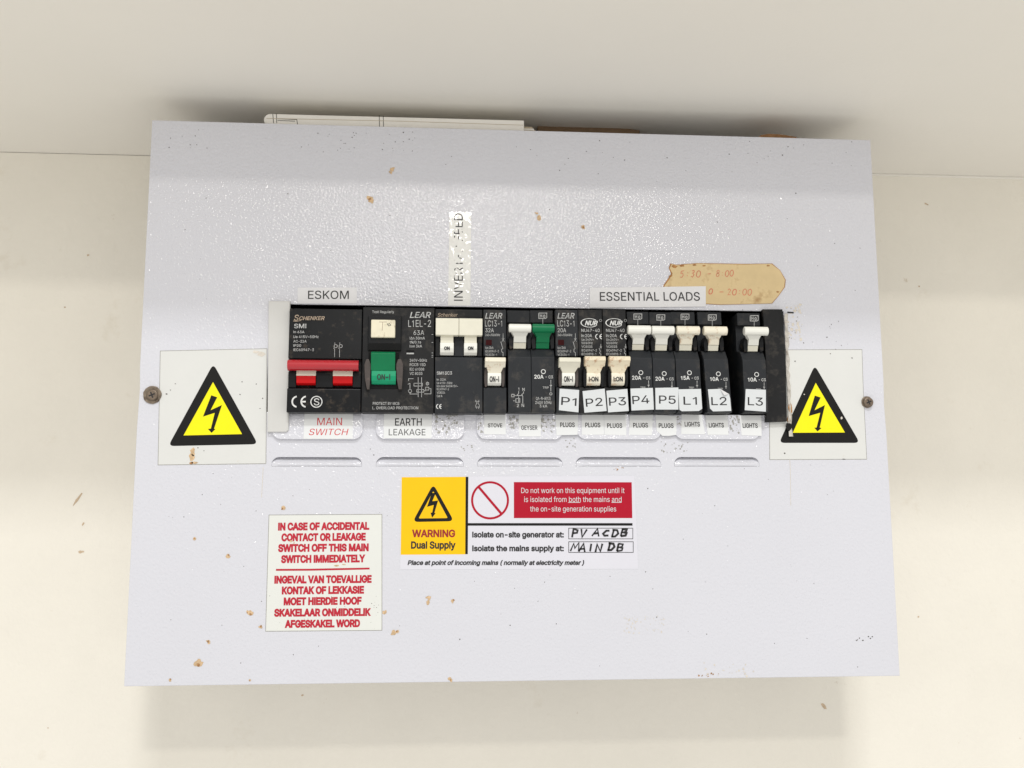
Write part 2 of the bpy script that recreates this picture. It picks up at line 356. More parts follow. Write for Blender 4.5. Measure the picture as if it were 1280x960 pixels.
specks(30, 640, 1075, 175, 215, .18, .5, SPECK); specks(8, 1070, 1092, 794, 802, .25, .6, SPECK); specks(16, 985, 1060, 400, 440, .15, .5, SPECK)
specks(60, 780, 832, 770, 792, .2, .65, SMUDGE); specks(22, 880, 945, 828, 846, .3, .9, SMUDGE); specks(10, 870, 900, 841, 846, .3, .8, RUST2)
specks(22, 815, 860, 552, 566, .3, .8, RESID); specks(10, 705, 720, 548, 560, .3, .7, RESID); specks(8, 575, 595, 555, 565, .3, .8, RESID); specks(6, 768, 780, 583, 589, .3, .7, RUST2)
for L_ in [[(986.5, 560), (988, 590), (988.5, 632)], [(329, 584), (327, 622)]]: mb.line([M(x, y, .05) for x, y in L_], .3, .07, SMUDGE)
specks(40, 983, 1003, 380, 425, .3, 1.5, SMUDGE); specks(14, 985, 1002, 384, 425, .2, .6, RESID); mb.line([M(984, 390.5, 0), M(992, 391, 0)], .9, .2, INKK); specks(14, 470, 475, 640, 800, .12, .3, SPECK)
mb.build('cover_plate', box)
# pressed louvres below, raised tabs under the slot
for (xa, xb, q0, q1) in LVO:
    mb = MB(); H = q1-q0; O = stadium(xa, xb, q0, q1, 4.2)
    prof = lambda z: (-2.7*max(0, ((z-q0)/H-.42)/.58)**1.2 if (z-q0)/H > .42 else .55*math.sin(math.pi*((z-q0)/H)/.42))
    NX, NZ = 30, 16; vs = []; fs = []
    for j in range(NZ+1):
        z = q0+H*j/NZ; ins = 0
        if z > q1-4.2: ins = 4.2-math.sqrt(max(0, 4.2**2-(z-(q1-4.2))**2))
        for i in range(NX+1):
            x = xa+ins+(xb-xa-2*ins)*i/NX; edge = min(1, min(i, NX-i)/3)
            p = prof(z); vs.append((x, -(p*(edge if p > 0 else 1)), z))
    for j in range(NZ):
        for i in range(NX): k = j*(NX+1)+i; fs.append((k, k+1, k+NX+2, k+NX+1))
    mb.add(vs, fs, POWDER, True)
    vs2 = [(x, -.05, z) for x, z in O[:14]]+[(x, 3.0, z) for x, z in O[:14]]
    mb.add(vs2, [(i, i+1, 15+i, 14+i) for i in range(13)], POWDER)
    mb.build('louvre', box)
TD = .05
ZT0, ZB0 = M(640, 519, .3)[1], M(640, 549, 1.6)[1]
def slope(mb):
    mb.v = [(x, y-(.35+1.5*(ZT0-z)/(ZT0-ZB0)), z) if y < 0 else (x, y, z) for x, y, z in mb.v]
for i, (a_, b_) in enumerate([(341, 453), (470.5, 580), (596, 703.5), (720.5, 826), (842, 949.5)]):
    mb = MB(); xa, zt = M(a_, 519, TD); xb, zb_ = M(b_, 549.5, TD)
    P = rounded([(xa, zb+.2), (xb, zb+.2), (xb, zb_), (xa, zb_)], 0.01, 1)
    P = [(xa, zt-1), (xa+.4, zt), (xb-.4, zt), (xb, zt-1)]+[(xb-5+5*math.cos(math.radians(-90*k/6)), zb_+5+5*math.sin(math.radians(-90*k/6))) for k in range(7)]+[(xa+5-5*math.sin(math.radians(90*k/6)), zb_+5-5*math.cos(math.radians(90*k/6))) for k in range(7)]
    mb.outline(P, .0, TD, POWDER, 0)
    for (ra, rb) in [(543, 575), (580, 604), (636.5, 650), (676, 693), (909, 924), (846, 852)]:
        lo, hi = max(ra, a_+2), min(rb, b_-2)
        if hi-lo > 2:
            for _ in range(int((hi-lo)*2.4)): blob(mb, rnd.uniform(lo, hi), 519+22*rnd.random()**1.4, rnd.choice([rnd.uniform(.25, .6), rnd.uniform(.6, 1.7)]), TD+.02+rnd.random()*.04, RESID, 13, rnd.uniform(.4, 1), rnd.random()*3, .85)
    slope(mb); mb.build('knockout_tab', box)
# screws
for (px, py, rw, rs) in [(190, 493.5, 5.1, 3.1), (1084.5, 502.5, 3.5, 2.9)]:
    x, z = M(px, py, 1); mb = MB()
    n = 26; mb.outline([(x+rw*(1-.07*rnd.random())*math.cos(2*math.pi*i/n), z+rw*(1-.07*rnd.random())*math.sin(2*math.pi*i/n)) for i in range(n)], .02, .7, WASHER, .2)
    mb.cyl(x+.2, z-.2, rs, .6, 2.4, SCREW, .7)
    for ro in (.4, .4+math.pi/2):
        c_, s_ = math.cos(ro), math.sin(ro); L_, W_ = rs*.55, .38
        mb.flat([(x+.2+L_*u_*c_-W_*v_*s_, z-.2+L_*u_*s_+W_*v_*c_) for u_, v_ in ((-1, -1), (1, -1), (1, 1), (-1, 1))], 2.43+ro*.01, INKK)
    mb.build('screw', box)
# chipped paint ridge right of the slot
mb = MB(); L_ = []; R_ = []
for i in range(25):
    y = 392+i*6.4
    L_.append(M(980.5+5.5*i/24+rnd.uniform(-.5, .5), y, 1.5)); R_.append(M(984+7*i/24+rnd.uniform(-1.3, 1.3), y, .3))
vs = [(x, -1.5, z) for x, z in L_]+[(x, -.1, z) for x, z in R_]+[((a[0]+b[0])/2, -1.6-rnd.random()*.8, a[1]) for a, b in zip(L_, R_)]
mb.add(vs, [(i, i+1, 51+i, 50+i) for i in range(24)]+[(50+i, 51+i, 26+i, 25+i) for i in range(24)], BARE)
blob(mb, 988, 510, 1.6, 1.9, RUST2, 8, 2.4); blob(mb, 986, 533, 2.0, 1.9, SBLK, 8, 1.4)
mb.build('chipped_edge', box)

# ------------------------------------------------------------------ breakers
GRP = 'switches and breakers in the slot'
DOFF = 2.2                                              # the row stands well proud of the cover
def zz(y, d, x=640): return M(x, y, d)[1]
def body_profile(pts, xc, back=-30):
    P = [(zz(y, d, xc), d) for y, d in pts]
    return [(P[0][0], back)]+P+[(P[-1][0], back)]
def start(name, kx, x0, x1, y1, label, cat):
    d = 6; a = M(kx.x(x0), kx.y(y1), d); b = M(kx.x(x1), kx.y(y1), d)
    return thing(name, ((a[0]+b[0])/2, 0, a[1]), label, cat, GRP)
def ce(mb, k, x0, x1, yc, h, d, mt, wd=.5):
    r = h/2/k.s*.445; c1 = k.m(x0+h*.5, yc, d); c2 = k.m(x1-h*.05, yc, d)
    for c in (c1, c2): mb.ring(c[0], c[1], r, r-wd, d+.02, mt, 100, 260, n=16)
    mb.line([(c2[0]-r, c2[1]), (c2[0]-r*.15, c2[1])], wd, d+.03, mt)
def xr(k, x0, x1, y, d): return M(k.x(x0), k.y(y), d)[0], M(k.x(x1), k.y(y), d)[0]
def lear(mb, k, x0, x1, yc, h, d):
    k.text(mb, 'LEAR', x0, x1, yc, h, d, INKG, off=.012, shear=.25)
    for q in (-.2, .12): k.line(mb, [(x0+(x1-x0)*.22, yc+h*q), (x0+(x1-x0)*.80, yc+h*q)], .16, d+.06, BLACK)
def zigzag(mb, k, x, y0, y1, d, s=1):
    H = y1-y0
    k.line(mb, [(x, y0), (x, y0+H*.28)], .22, d, INKG); k.line(mb, [(x-8*s, y0+H*.22), (x+8*s, y0+H*.36)], .2, d, INKG); k.line(mb, [(x-8*s, y0+H*.36), (x+8*s, y0+H*.22)], .2, d, INKG)
    k.line(mb, [(x-16*s, y0+H*.36), (x-2, y0+H*.66), (x-10*s, y0+H*.7), (x-10*s, y0+H*.8), (x, y0+H*.84), (x, y1)], .25, d, INKG)

# --- main isolator
o = start('main_switch', A, 170, 690, 880, 'black main switch with long red bar over two red rockers', 'switch')
x0, x1 = xr(A, 170, 688, 500, 5.5); xc = A.x(430)
mb = MB(); mb.prism(body_profile([(A.y(148), 4.5), (A.y(500), 5.5), (A.y(506), 1.0), (A.y(700), 1.0), (A.y(712), 6.0), (A.y(878), 6.0)], xc), x0, x1, BLACKB, .35)
for (a, b) in [(366, 486)]: A.box(mb, a, 590, b, 704, .5, 4.2, BLACKB, .4)
A.box(mb, 172, 590, 226, 704, .5, 4.0, BLACKB, .4); A.box(mb, 626, 590, 686, 704, .5, 4.0, BLACKB, .4)
mb.build('body', o)
mb = MB(); a, z1 = A.m(165, 500, 11); b, z0 = A.m(665, 582, 11); mb.rod(a, b, (z0+z1)/2, 8.2, 3.4, RED, 20, (z1-z0)/2); mb.build('toggle_bar', o)
for (a_, b_) in [(228, 366), (486, 626)]:
    mb = MB(); a, b = xr(A, a_, b_, 620, 5); zt, zm, zb_ = A.m(430, 560, 5)[1], A.m(430, 620, 5.6)[1], A.m(430, 684, 5)[1]
    mb.prism([(zt, .9), (zt, 4.8), (zm, 5.4), (zm, .9)], a, b, CREAM, .15); mb.prism([(zm-.02, .9), (zm-.02, 5.6), (zb_+1, 5.0), (zb_, 3.6), (zb_, .9)], a+.1, b-.1, RED2, .15); mb.build('rocker', o)
mb = MB(); d = 5.25
A.text(mb, 'S', 212, 246, 210, 40, d, INKB, shear=.2, off=.01); A.text(mb, 'CHENKER', 248, 428, 213, 25, d, INKB, shear=.25, off=.02); A.line(mb, [(206, 232), (225, 236), (262, 229)], .3, d, INKB)
mb.build('logo_mark', o); mb = MB()
A.text(mb, 'SMI', 212, 298, 268, 30, d+.1, INKG, off=.012)
for tx, xe, y, h in [('In 63A', 285, 310, 17), ('Ue 415V~50Hz', 385, 344, 18), ('AC-22A', 300, 376, 17), ('IP20', 262, 406, 17), ('IEC60947-3', 352, 436, 18)]: A.text(mb, tx, 207, xe, y, h, d+.25, INKG)
for xx in (500, 535):
    A.line(mb, [(xx, 384), (xx, 400)], .2, d+.3, INKG); c = A.m(xx+6, 410, d+.3); mb.ring(c[0], c[1], 1.0, .75, d+.32, INKG); A.line(mb, [(xx-10, 422), (xx-2, 430), (xx-2, 488)], .22, d+.3, INKG)
mb.build('printing', o); mb = MB()
ce(mb, A, 195, 305, 802, 84, 6.05, INKW, .85)
c = A.m(370, 803, 6.05); mb.ring(c[0], c[1], 3.25, 2.75, 6.08, INKW); A.text(mb, 'S', 352, 390, 803, 48, 6.05, INKW)
mb.build('approval_mark', o)

# --- earth leakage
o = start('earth_leakage_breaker', A, 690, 1203, 880, 'black earth leakage breaker with cream test button above a green toggle', 'breaker')
x0, x1 = xr(A, 693, 1200, 500, 6); xc = A.x(945)
mb = MB(); mb.prism(body_profile([(A.y(138), 6.0), (A.y(878), 6.3)], xc), x0, x1, BLACK, .35)
A.box(mb, 735, 195, 968, 440, 5.8, 7.6, BLACKB, .5); A.box(mb, 737, 388, 966, 440, 7.5, 7.75, DARK, .05)  # last plate paints in the dark of the shaded gap below the button
A.box(mb, 738, 455, 950, 712, 6.0, 6.6, DARK, .1)
mb.build('body', o)
mb = MB(); A.box(mb, 756, 222, 925, 350, 7.4, 9.6, TESTB, .5)
A.line(mb, [(812, 240), (868, 240)], .3, 9.6, INKB); A.line(mb, [(838, 240), (834, 300)], .3, 9.6, INKB); A.line(mb, [(868, 250), (880, 268), (895, 262), (885, 250), (872, 258)], .3, 9.6, INKK)
mb.build('test_button', o)
mb = MB(); a, b = xr(A, 754, 925, 500, 12); z1, z0 = A.m(840, 447, 11)[1], A.m(840, 582, 11)[1]; mb.prism([(z1, 6.4), (z1, 10.0), (z1-1.2, 12), (z0, 10.2), (z0, 6.4)], a, b, GREEN, .3)
a, b = xr(A, 758, 930, 630, 10); z2 = A.m(840, 678, 9)[1]; H = z0-z2
mb.prism([(z0+.1, 6.4), (z0+.1, 9.9), (z0-H*.4, 10.2), (z0-H*.75, 9.4), (z2+.3, 7.8), (z2, 6.4)], a, b, GREEN2, .15)
A.text(mb, 'ON-I', 797, 890, 628, 36, 10.25, INKK, off=.025); mb.build('toggle', o)
for (a_, b_) in [(708, 754), (932, 982)]:
    mb = MB(); P = rounded(A.pts([(a_+14, 502), (b_-14, 502), (b_, 540), (b_-4, 640), (b_-10, 715), (a_+18, 715), (a_+4, 640), (a_, 540)], 9), .35, 3); mb.outline(P, 6, 9.4, GUARD, .2); mb.build('toggle_guard', o)
mb = MB(); d = 6.2
A.text(mb, 'Test Regularly', 763, 918, 168, 18, d, INKG); lear(mb, A, 1028, 1178, 190, 40, d)
A.text(mb, 'L1EL-2', 1018, 1178, 250, 48, d, INKG); A.text(mb, '63A', 1055, 1130, 315, 32, d, INKG)
for tx, xe, y, h in [('I\u0394n 30mA', 1135, 354, 18), ('tN/0.1s', 1108, 382, 18), ('Isw 3kA', 1115, 410, 18), ('240V~50Hz', 1150, 510, 19), ('RCCB 15D', 1140, 541, 19), ('IEC 61008', 1130, 573, 19), ('VC 8035', 1118, 603, 19)]: A.text(mb, tx, 1028, xe, y, h, d+.05, INKG)
A.box(mb, 1005, 438, 1060, 452, d+.1, d+.16, DARK); A.line(mb, [(1006, 462), (1058, 462)], .8, d+.1, INKG)
A.text(mb, 'PROTECT BY MCB', 768, 955, 815, 19, d+.1, INKG); A.text(mb, 'L. OVERLOAD PROTECTION', 765, 1088, 846, 19, d+.1, INKG)
q = d+.1
for L_ in [[(1020, 655), (1020, 640), (1055, 640)], [(1030, 672), (1030, 715)], [(1015, 680), (1030, 672)], [(1030, 740), (1030, 748), (1090, 748)], [(1058, 672), (1118, 672), (1118, 692), (1058, 692), (1058, 672)], [(1078, 716), (1128, 716), (1128, 735), (1078, 735), (1078, 716)], [(1088, 630), (1088, 770)], [(1112, 630), (1112, 770)], [(1128, 725), (1140, 725)], [(1140, 700), (1163, 700), (1163, 720), (1140, 720), (1140, 700)], [(1152, 690), (1152, 660)], [(1163, 710), (1178, 710), (1178, 747), (1130, 747)], [(1145, 668), (1162, 668), (1162, 682), (1145, 682), (1145, 668)]]: A.line(mb, L_, .24, q, INKG)
c = A.m(1030, 727, q); mb.ring(c[0], c[1], 1.0, .75, q+.02, INKG)
for y in (328, 384, 458, 475, 488): A.line(mb, [(1183, y), (1193, y)], .25, q, INKG)
mb.build('printing', o)

# --- double pole
o = start('circuit_breaker', B, 75, 415, 885, 'black breaker with two joined cream toggles, below the vertical tape', 'breaker')
x0, x1 = xr(B, 77, 413, 600, 6); xc = B.x(245)
mb = MB(); mb.prism(body_profile([(B.y(152), 4.0), (B.y(330), 4.0), (B.y(335), .5), (B.y(478), .5), (B.y(490), 6.2), (B.y(882), 6.4)], xc), x0, x1, CHARC, .3)
B.box(mb, 80, 338, 114, 484, .3, 6.5, BLACKB, .5); B.box(mb, 212, 334, 281, 484, .3, 5.2, CHARC, .5); B.box(mb, 377, 338, 411, 484, .3, 6.5, BLACKB, .5)
B.box(mb, 80, 154, 411, 206, 3.9, 4.4, BLACK, .1)
mb.build('body', o)
for (a_, b_, p_, q_) in [(83, 246, 114, 210), (248, 413, 283, 375)]:
    mb = MB(); a, b = xr(B, a_, b_, 260, 11.5); z1, z0 = B.m(245, 210, 11.5)[1], B.m(245, 332, 11)[1]
    mb.prism([(z1, 6), (z1, 10.4), (z1-1, 11.6), (z0, 10.8), (z0, 6)], a, b, CREAM, .3)
    a, b = xr(B, p_, q_, 400, 9); z2 = B.m(245, 385, 9)[1]; z3 = B.m(245, 470, 8)[1]
    mb.prism([(z0+.2, 3), (z0+.2, 8.0), (z2, 8.0), (z2, 3)], a+.2, b-.2, CREAM, .15)
    mb.prism([(z2-.02, 3), (z2-.02, 8.8), ((z2+z3)/2, 9.0), (z3+1.2, 8.0), (z3, 6), (z3, 3)], a, b, WHITEP, .2)
    m_ = (p_+q_)/2; B.text(mb, 'ON', m_-20, m_+20, 425, 21, 9.1, INKK, off=.045); mb.build('toggle', o)
mb = MB(); d = 6.5
B.text(mb, 'Schenker', 97, 238, 190, 26, 4.5, INKB, shear=.25)
mb.build('logo_mark', o); mb = MB()
B.text(mb, 'SM13C3', 90, 198, 600, 21, d, INKG, off=.02)
for tx, xe, y in [('In 32A', 155, 646), ('Ue 415V~ 50Hz', 200, 670), ('Icn 6kA 240/415V~', 240, 692), ('IEC60947-2', 176, 714), ('VC8036', 148, 738), ('Cat A', 130, 762)]: B.text(mb, tx, 90, xe, y, 15, d, INKG)
ce(mb, B, 85, 127, 836, 36, d, INKW, .45)
for L_ in [[(364, 790), (372, 815), (364, 830), (372, 852)], [(388, 790), (380, 812), (392, 828), (384, 852)], [(360, 800), (392, 800)], [(362, 840), (394, 840)]]: B.line(mb, L_, .22, d, INKG)
mb.build('printing', o)

# --- single pole with low toggles
def low_breaker(k, b0_, b1_, bar, on, txt, label, kind, tm, mark):
    o = start('circuit_breaker', k, b0_, b1_, 885, label, 'breaker')
    x0, x1 = xr(k, b0_, b1_, 500, 5.5); xc = k.x((b0_+b1_)/2)
    mb = MB(); mb.prism(body_profile([(k.y(154), 5.2), (k.y(480), 5.6), (k.y(484), 1.0), (k.y(692), 1.0), (k.y(704), 6.3), (k.y(882), 6.3)], xc), x0+.1, x1-.1, CHARC if kind == 'L' else BLACK, .3)
    mb.build('body', o)
    m_ = (on[0]+on[1])/2; w_ = (on[1]-on[0])/2
    for s_ in (-1, 1):
        mb = MB(); a_, b_ = (m_-w_-24, m_-w_-2) if s_ < 0 else (m_+w_+2, m_+w_+24)
        P = rounded(k.pts([(a_+3, 566), (b_-3, 566), (b_, 600), (b_, 660), (b_-4, 696), (a_+4, 696), (a_, 660), (a_, 600)], 8), .35, 3); mb.outline(P, .8, 7.6, GUARD if kind == 'L' else BLACKB, .2); mb.build('toggle_guard', o)
    mb = MB(); a, b = xr(k, bar[0], bar[1], 510, 14); z1 = k.m(m_, bar[2], 14)[1]; z0 = k.m(m_, bar[2]+40, 14)[1]; z9 = k.m(m_, bar[2]+72, 11)[1]
    mb.prism([(z1, 8.5), (z1, 13), (z1-.7, 14.2), (z0+.6, 14.2), (z0, 13.2), (z9, 11), (z9, 8.5)], a, b, tm, .25)
    sa, sb = xr(k, on[0]+4, on[1]-4, 590, 9.5); z2 = k.m(m_, 597, 9.6)[1]
    mb.add([(a+1, -11.2, z9+.2), (b-1, -11.2, z9+.2), (sb, -9.0, z2-.2), (sa, -9.0, z2-.2), (a+1, -7, z9+.2), (b-1, -7, z9+.2), (sb, -5, z2-.2), (sa, -5, z2-.2)], [(0, 3, 2, 1), (4, 5, 6, 7), (0, 4, 7, 3), (1, 2, 6, 5), (0, 1, 5, 4)], tm)
    a, b = xr(k, on[0], on[1], 640, 9.6); z3 = k.m(m_, 685, 8)[1]; H = z2-z3
    mb.prism([(z2, 3), (z2, 9.0), (z2-H*.2, 9.6), (z2-H*.55, 9.6), (z2-H*.85, 8.6), (z3, 6.8), (z3, 3)], a, b, WHITEP if kind == 'L' else AGEL, .15)
    k.text(mb, txt, m_-w_*.72, m_+w_*.68, 643, 36 if kind == 'L' else 30, 9.7, INKK, off=.03); mb.build('toggle', o)
    mb = MB(); d = 5.7; x = b0_
    if kind == 'L':
        lear(mb, k, x+13, x+135, 196, 38, d); k.text(mb, 'LC13-1', x+13, x+133, 250, 43, d, INKG); k.text(mb, mark, x+15, x+75, 298, 28, d, INKG)
        for tx, xe, y in [('240~/50/60Hz', 118, 331), ('Icn 3kA', 72, 421), ('IEC60947-2', 110, 446), ('VC8036-1', 96, 471)]: k.text(mb, tx, x+15, x+xe, y, 16, d, INKG)
        k.box(mb, x+18, 365, x+60, 403, d-.1, d+.08, RRED, .02); zigzag(mb, k, x+140, 320, 482, d)
    else:
        c = k.m(x+78, 246, d); mb.ring(c[0], c[1], 2.6, 2.3, d+.02, INKW, 40, 330, 1.95, 40); k.text(mb, 'NUR', x+45, x+137, 247, 30, d, INKW, off=.03, shear=.3)
        c = k.m(x+156, 229, d); mb.ring(c[0], c[1], .75, .6, d+.02, INKG); k.text(mb, 'NU47-40', x+20, x+150, 299, 22, d, INKG); k.text(mb, 'In:20A', x+20, x+96, 336, 22, d, INKG)
        ce(mb, k, x+118, x+170, 343, 40, d, INKW, .45)
        for tx, xe, y in [('Ue:240V~', 108, 364), ('50/60Hz', 100, 388), ('VC8035', 98, 414), ('IEC60947-2', 130, 440), ('IEC60898-1', 124, 466)]: k.text(mb, tx, x+22, x+xe, y, 16, d, INKG)
        zigzag(mb, k, x+158, 395, 478, d, .8)
    mb.build('printing', o)
RRED = mat('dark_red_window', (52, 6, 8), .5, mott=(400, .2), spec=.1)
low_breaker(B, 418, 582, (432, 577, 486), (450, 545), 'ON-I', 'narrow black 32A breaker with rust smeared cream toggle, above the STOVE label', 'L', AGEL, '32A')
low_breaker(B, 928, 1090, (955, 1106, 487), (975, 1066), 'ON-I', 'narrow black 20A breaker with clean cream toggle, carrying the P1 sticker', 'L', CREAM, '20A')
low_breaker(C, 243, 416, (290, 436, 478), (303, 400), 'I·ON', 'black breaker with oval logo and rust stained toggle, carrying the P2 sticker', 'N', AGED, '')
low_breaker(C, 418, 584, (462, 611, 478), (478, 571), 'I:ON', 'black breaker with oval logo and rust stained toggle, carrying the P3 sticker', 'N', AGED, '')

# --- breakers with high T toggles
def hlogo(mb, k, xc_, y, d):
    k.line(mb, [(xc_-28, y-18), (xc_+28, y-18), (xc_+28, y+14), (xc_+18, y+20), (xc_-28, y+20), (xc_-28, y-18)], .45, d, INKG); k.text(mb, 'H', xc_-20, xc_-4, y+1, 22, d, INKG, off=.03); k.text(mb, 'o', xc_+2, xc_+18, y+1, 26, d, INKG, off=.03)
    k.line(mb, [(xc_, y+22), (xc_, y+62)], .3, d, INKG)
def t_toggle(o, k, bx0, bx1, by0, by1, s0, s1, sy, mt, dlow=None):
    mb = MB(); a, b = xr(k, bx0, bx1, (by0+by1)/2, 12); z1 = k.m(bx0, by0, 12)[1]; z0 = k.m(bx0, by1, 12)[1]; r = (z1-z0)/2
    bm = bmesh.new(); n = 16
    prof = [(z0+r+r*math.cos(2*math.pi*i/n), 10+min(r, 2.6)*math.sin(2*math.pi*i/n)) for i in range(n)]
    mb.prism(prof, a+.25, b-.25, mt); mb.prism([(z0+r+(q-z0-r)*.86, 10+(e_-10)*.86) for q, e_ in prof], a, b, mt)
    bm.free()
    sa, sb = xr(k, s0, s1, sy, 5); ta, tb = xr(k, s0-18, s1+18, by1, 8); z2 = k.m(bx0, by1+34, 6.5)[1]; z3 = k.m(bx0, sy-6, 3.5)[1]
    def sec(xa, xb, z, f, bk): return [(xa, -f, z), (xb, -f, z), (xb, -bk, z), (xa, -bk, z)]
    vs = sec(ta, tb, z0+.8, 9.4, 6)+sec(sa+.1, sb-.1, z2, 7.0, 3)+sec(sa, sb, (z2+z3)/2, 5.4, 1)
    fs = []
    for j in range(2):
        for i in range(4): fs.append((j*4+i, j*4+(i+1) % 4, j*4+4+(i+1) % 4, j*4+4+i))
    mb.add(vs, fs, mt)
    mb.prism([((z2+z3)/2-.05, -1), ((z2+z3)/2-.05, 4.9), (z3, 3.4), (z3, -1)], sa, sb, dlow or mt, .1); mb.build('toggle', o)
    for (p, q) in [(s0-36, s0-4), (s1+4, s1+34)]:
        mb = MB(); P = rounded(k.pts([(p+12, by1+14), (q-6, by1+22), (q, by1+50), (q, sy-6), (p+8, sy), (p, by1+66)], 4), .35, 3); mb.outline(P, -6, 4.4, BLACKB, .2); mb.build('toggle_guard', o)
def high_body(mb, k, n0, n1, ytop, y_s, y_n, ybot, lean=0):
    x0, x1 = xr(k, n0, n1, 700, 7); xc = k.x((n0+n1)/2)
    pr = body_profile([(k.y(ytop), .0), (k.y(ytop+88), .0), (k.y(ytop+94), -4.0), (k.y(y_s-3), -4.0), (k.y(y_s), 2.6), (k.y(y_n), 6.4), (k.y(ybot), 6.9)], xc)
    mb.prism(pr, x0, x1, CHARC, .3, lean, M(xc, k.y(700), 7)[1])
def rating(mb, k, xc_, yc_, amp, d, x0, x1):
    c = k.m(xc_, yc_, d); mb.ring(c[0], c[1], 1.35, .95, d+.02, INKW)
    W = x1-x0; k.text(mb, amp, x0, x0+W*.50, yc_+36, 26, d, INKW, off=.02); k.line(mb, [(x0+W*.6, yc_+38), (x0+W*.68, yc_+38)], .3, d, INKG); k.text(mb, 'C3', x0+W*.76, x1, yc_+38, 19, d, INKG, off=.02)
# twin geyser unit
o = start('geyser_breaker', B, 590, 925, 885, 'black twin breaker with one white and one green toggle, above the GEYSER label', 'breaker')
mb = MB(); high_body(mb, B, 594, 757, 158, 432, 488, 874); mb.build('body', o)
mb = MB(); high_body(mb, B, 759, 924, 158, 432, 488, 874); mb.build('body', o)
t_toggle(o, B, 600, 757, 248, 308, 632, 720, 432, WHITEP, CREAM); t_toggle(o, B, 766, 922, 248, 310, 792, 884, 432, GREEN)
mb = MB(); hlogo(mb, B, 838, 195, .1); mb.build('logo_mark', o); mb = MB(); d = 6.9; rating(mb, B, 842, 590, '20A', d, 778, 910)
B.text(mb, 'TRIP', 838, 880, 703, 15, d, INKG); B.line(mb, [(895, 648), (895, 730)], .3, d, INKG); B.line(mb, [(889, 690), (895, 680), (901, 690)], .5, d, INKG); c = B.m(895, 747, d); mb.ring(c[0], c[1], .8, .5, d+.02, INKG)
for tx, a, b, y, h in [('QA-N-8(13)', 790, 893, 779, 20), ('240V 50Hz', 785, 900, 808, 20), ('3 kA', 815, 870, 833, 19), ('1', 664, 672, 713, 22), ('N', 694, 711, 716, 22), ('2', 655, 670, 829, 22), ('N', 689, 706, 828, 22)]: B.text(mb, tx, a, b, y, h, d, INKG)
for L_ in [[(668, 728), (668, 745), (650, 762)], [(668, 765), (668, 812)], [(702, 730), (702, 742), (690, 752), (697, 765), (697, 815)], [(648, 780), (676, 780), (676, 806), (648, 806), (648, 780)], [(618, 750), (636, 750), (636, 768), (618, 768), (618, 750)], [(640, 759), (690, 759)], [(630, 796), (640, 796)]]: B.line(mb, L_, .3, d, INKG)
mb.build('printing', o)
def high_breaker(k, n0, n1, ytop, bar, stem, sy, yn, cx_, cy_, amp, hx, hy, tx0, tx1, label, mt, lean=0):
    o = start('circuit_breaker', k, n0, n1, 885, label, 'breaker')
    mb = MB(); high_body(mb, k, n0, n1, ytop, sy, yn, 878, lean); mb.build('body', o)
    t_toggle(o, k, bar[0], bar[1], bar[2], bar[3], stem[0], stem[1], sy, mt, CREAM)
    mb = MB(); hlogo(mb, k, hx, hy, .1); mb.build('logo_mark', o); mb = MB(); d = 6.8; rating(mb, k, cx_, cy_, amp, d, tx0, tx1)
    ax = tx1-12; k.line(mb, [(ax, cy_+56), (ax, cy_+104)], .3, d, INKG); k.line(mb, [(ax-5, cy_+92), (ax, cy_+82), (ax+5, cy_+92)], .45, d, INKG); k.text(mb, 'TRIP', ax-58, ax-22, cy_+106, 14, d, INKG)
    mb.build('printing', o); return o
high_breaker(C, 610, 768, 168, (595, 757, 258, 322), (625, 706), 442, 494, 683, 597, '20A', 662, 201, 622, 750, 'black 20A breaker with white T toggle up, carrying the P4 sticker', WHITEP)
high_breaker(C, 772, 930, 172, (763, 922, 262, 325), (787, 870), 446, 500, 848, 604, '20A', 824, 207, 787, 915, 'black 20A breaker with white T toggle up, carrying the P5 sticker', WHITEP)
high_breaker(C, 938, 1110, 170, (940, 1102, 263, 325), (958, 1045), 446, 505, 1026, 598, '15A', 995, 202, 965, 1092, 'dusty black 15A breaker with cream T toggle up, carrying the L1 sticker', AGEL, -.02)
high_breaker(D, 240, 412, 172, (228, 393, 265, 328), (258, 330), 448, 505, 327, 606, '10A', 284, 207, 268, 393, 'black 10A breaker left of the empty slot, carrying the torn L2 sticker', AGEL, -.045)
high_breaker(D, 508, 672, 178, (515, 683, 268, 330), (538, 610), 452, 508, 597, 610, '10A', 580, 213, 535, 662, 'black 10A breaker standing between the empty gap and black blank, with the L3 sticker', WHITEP, -.01)
# blanks
DOFF = 0.0
mb = MB(); P = [M(335.5, 376, 3), M(362.5, 376, 3), M(360.5, 537.5, 3), M(357.5, 540, 3), M(334, 540, 3)]; mb.outline(P, .05, 2.8, mat('ivory_blank', (206, 205, 201), .5, bump=[(900, .15, .0002)], mott=(60, .02)), .5)
tag(mb.build('slot_blank'), 'upright white plastic blanking strip at the left end of the breaker slot', 'blank')
mb = MB(); P = D.pts([(640, 150), (779, 150), (800, 480), (812, 940), (664, 946), (660, 500)], 3); mb.outline(P, .05, 3.4, BLACK, .4)
tag(mb.build('slot_blank'), 'upright dull black blanking strip at the right end of the breaker slot', 'blank')

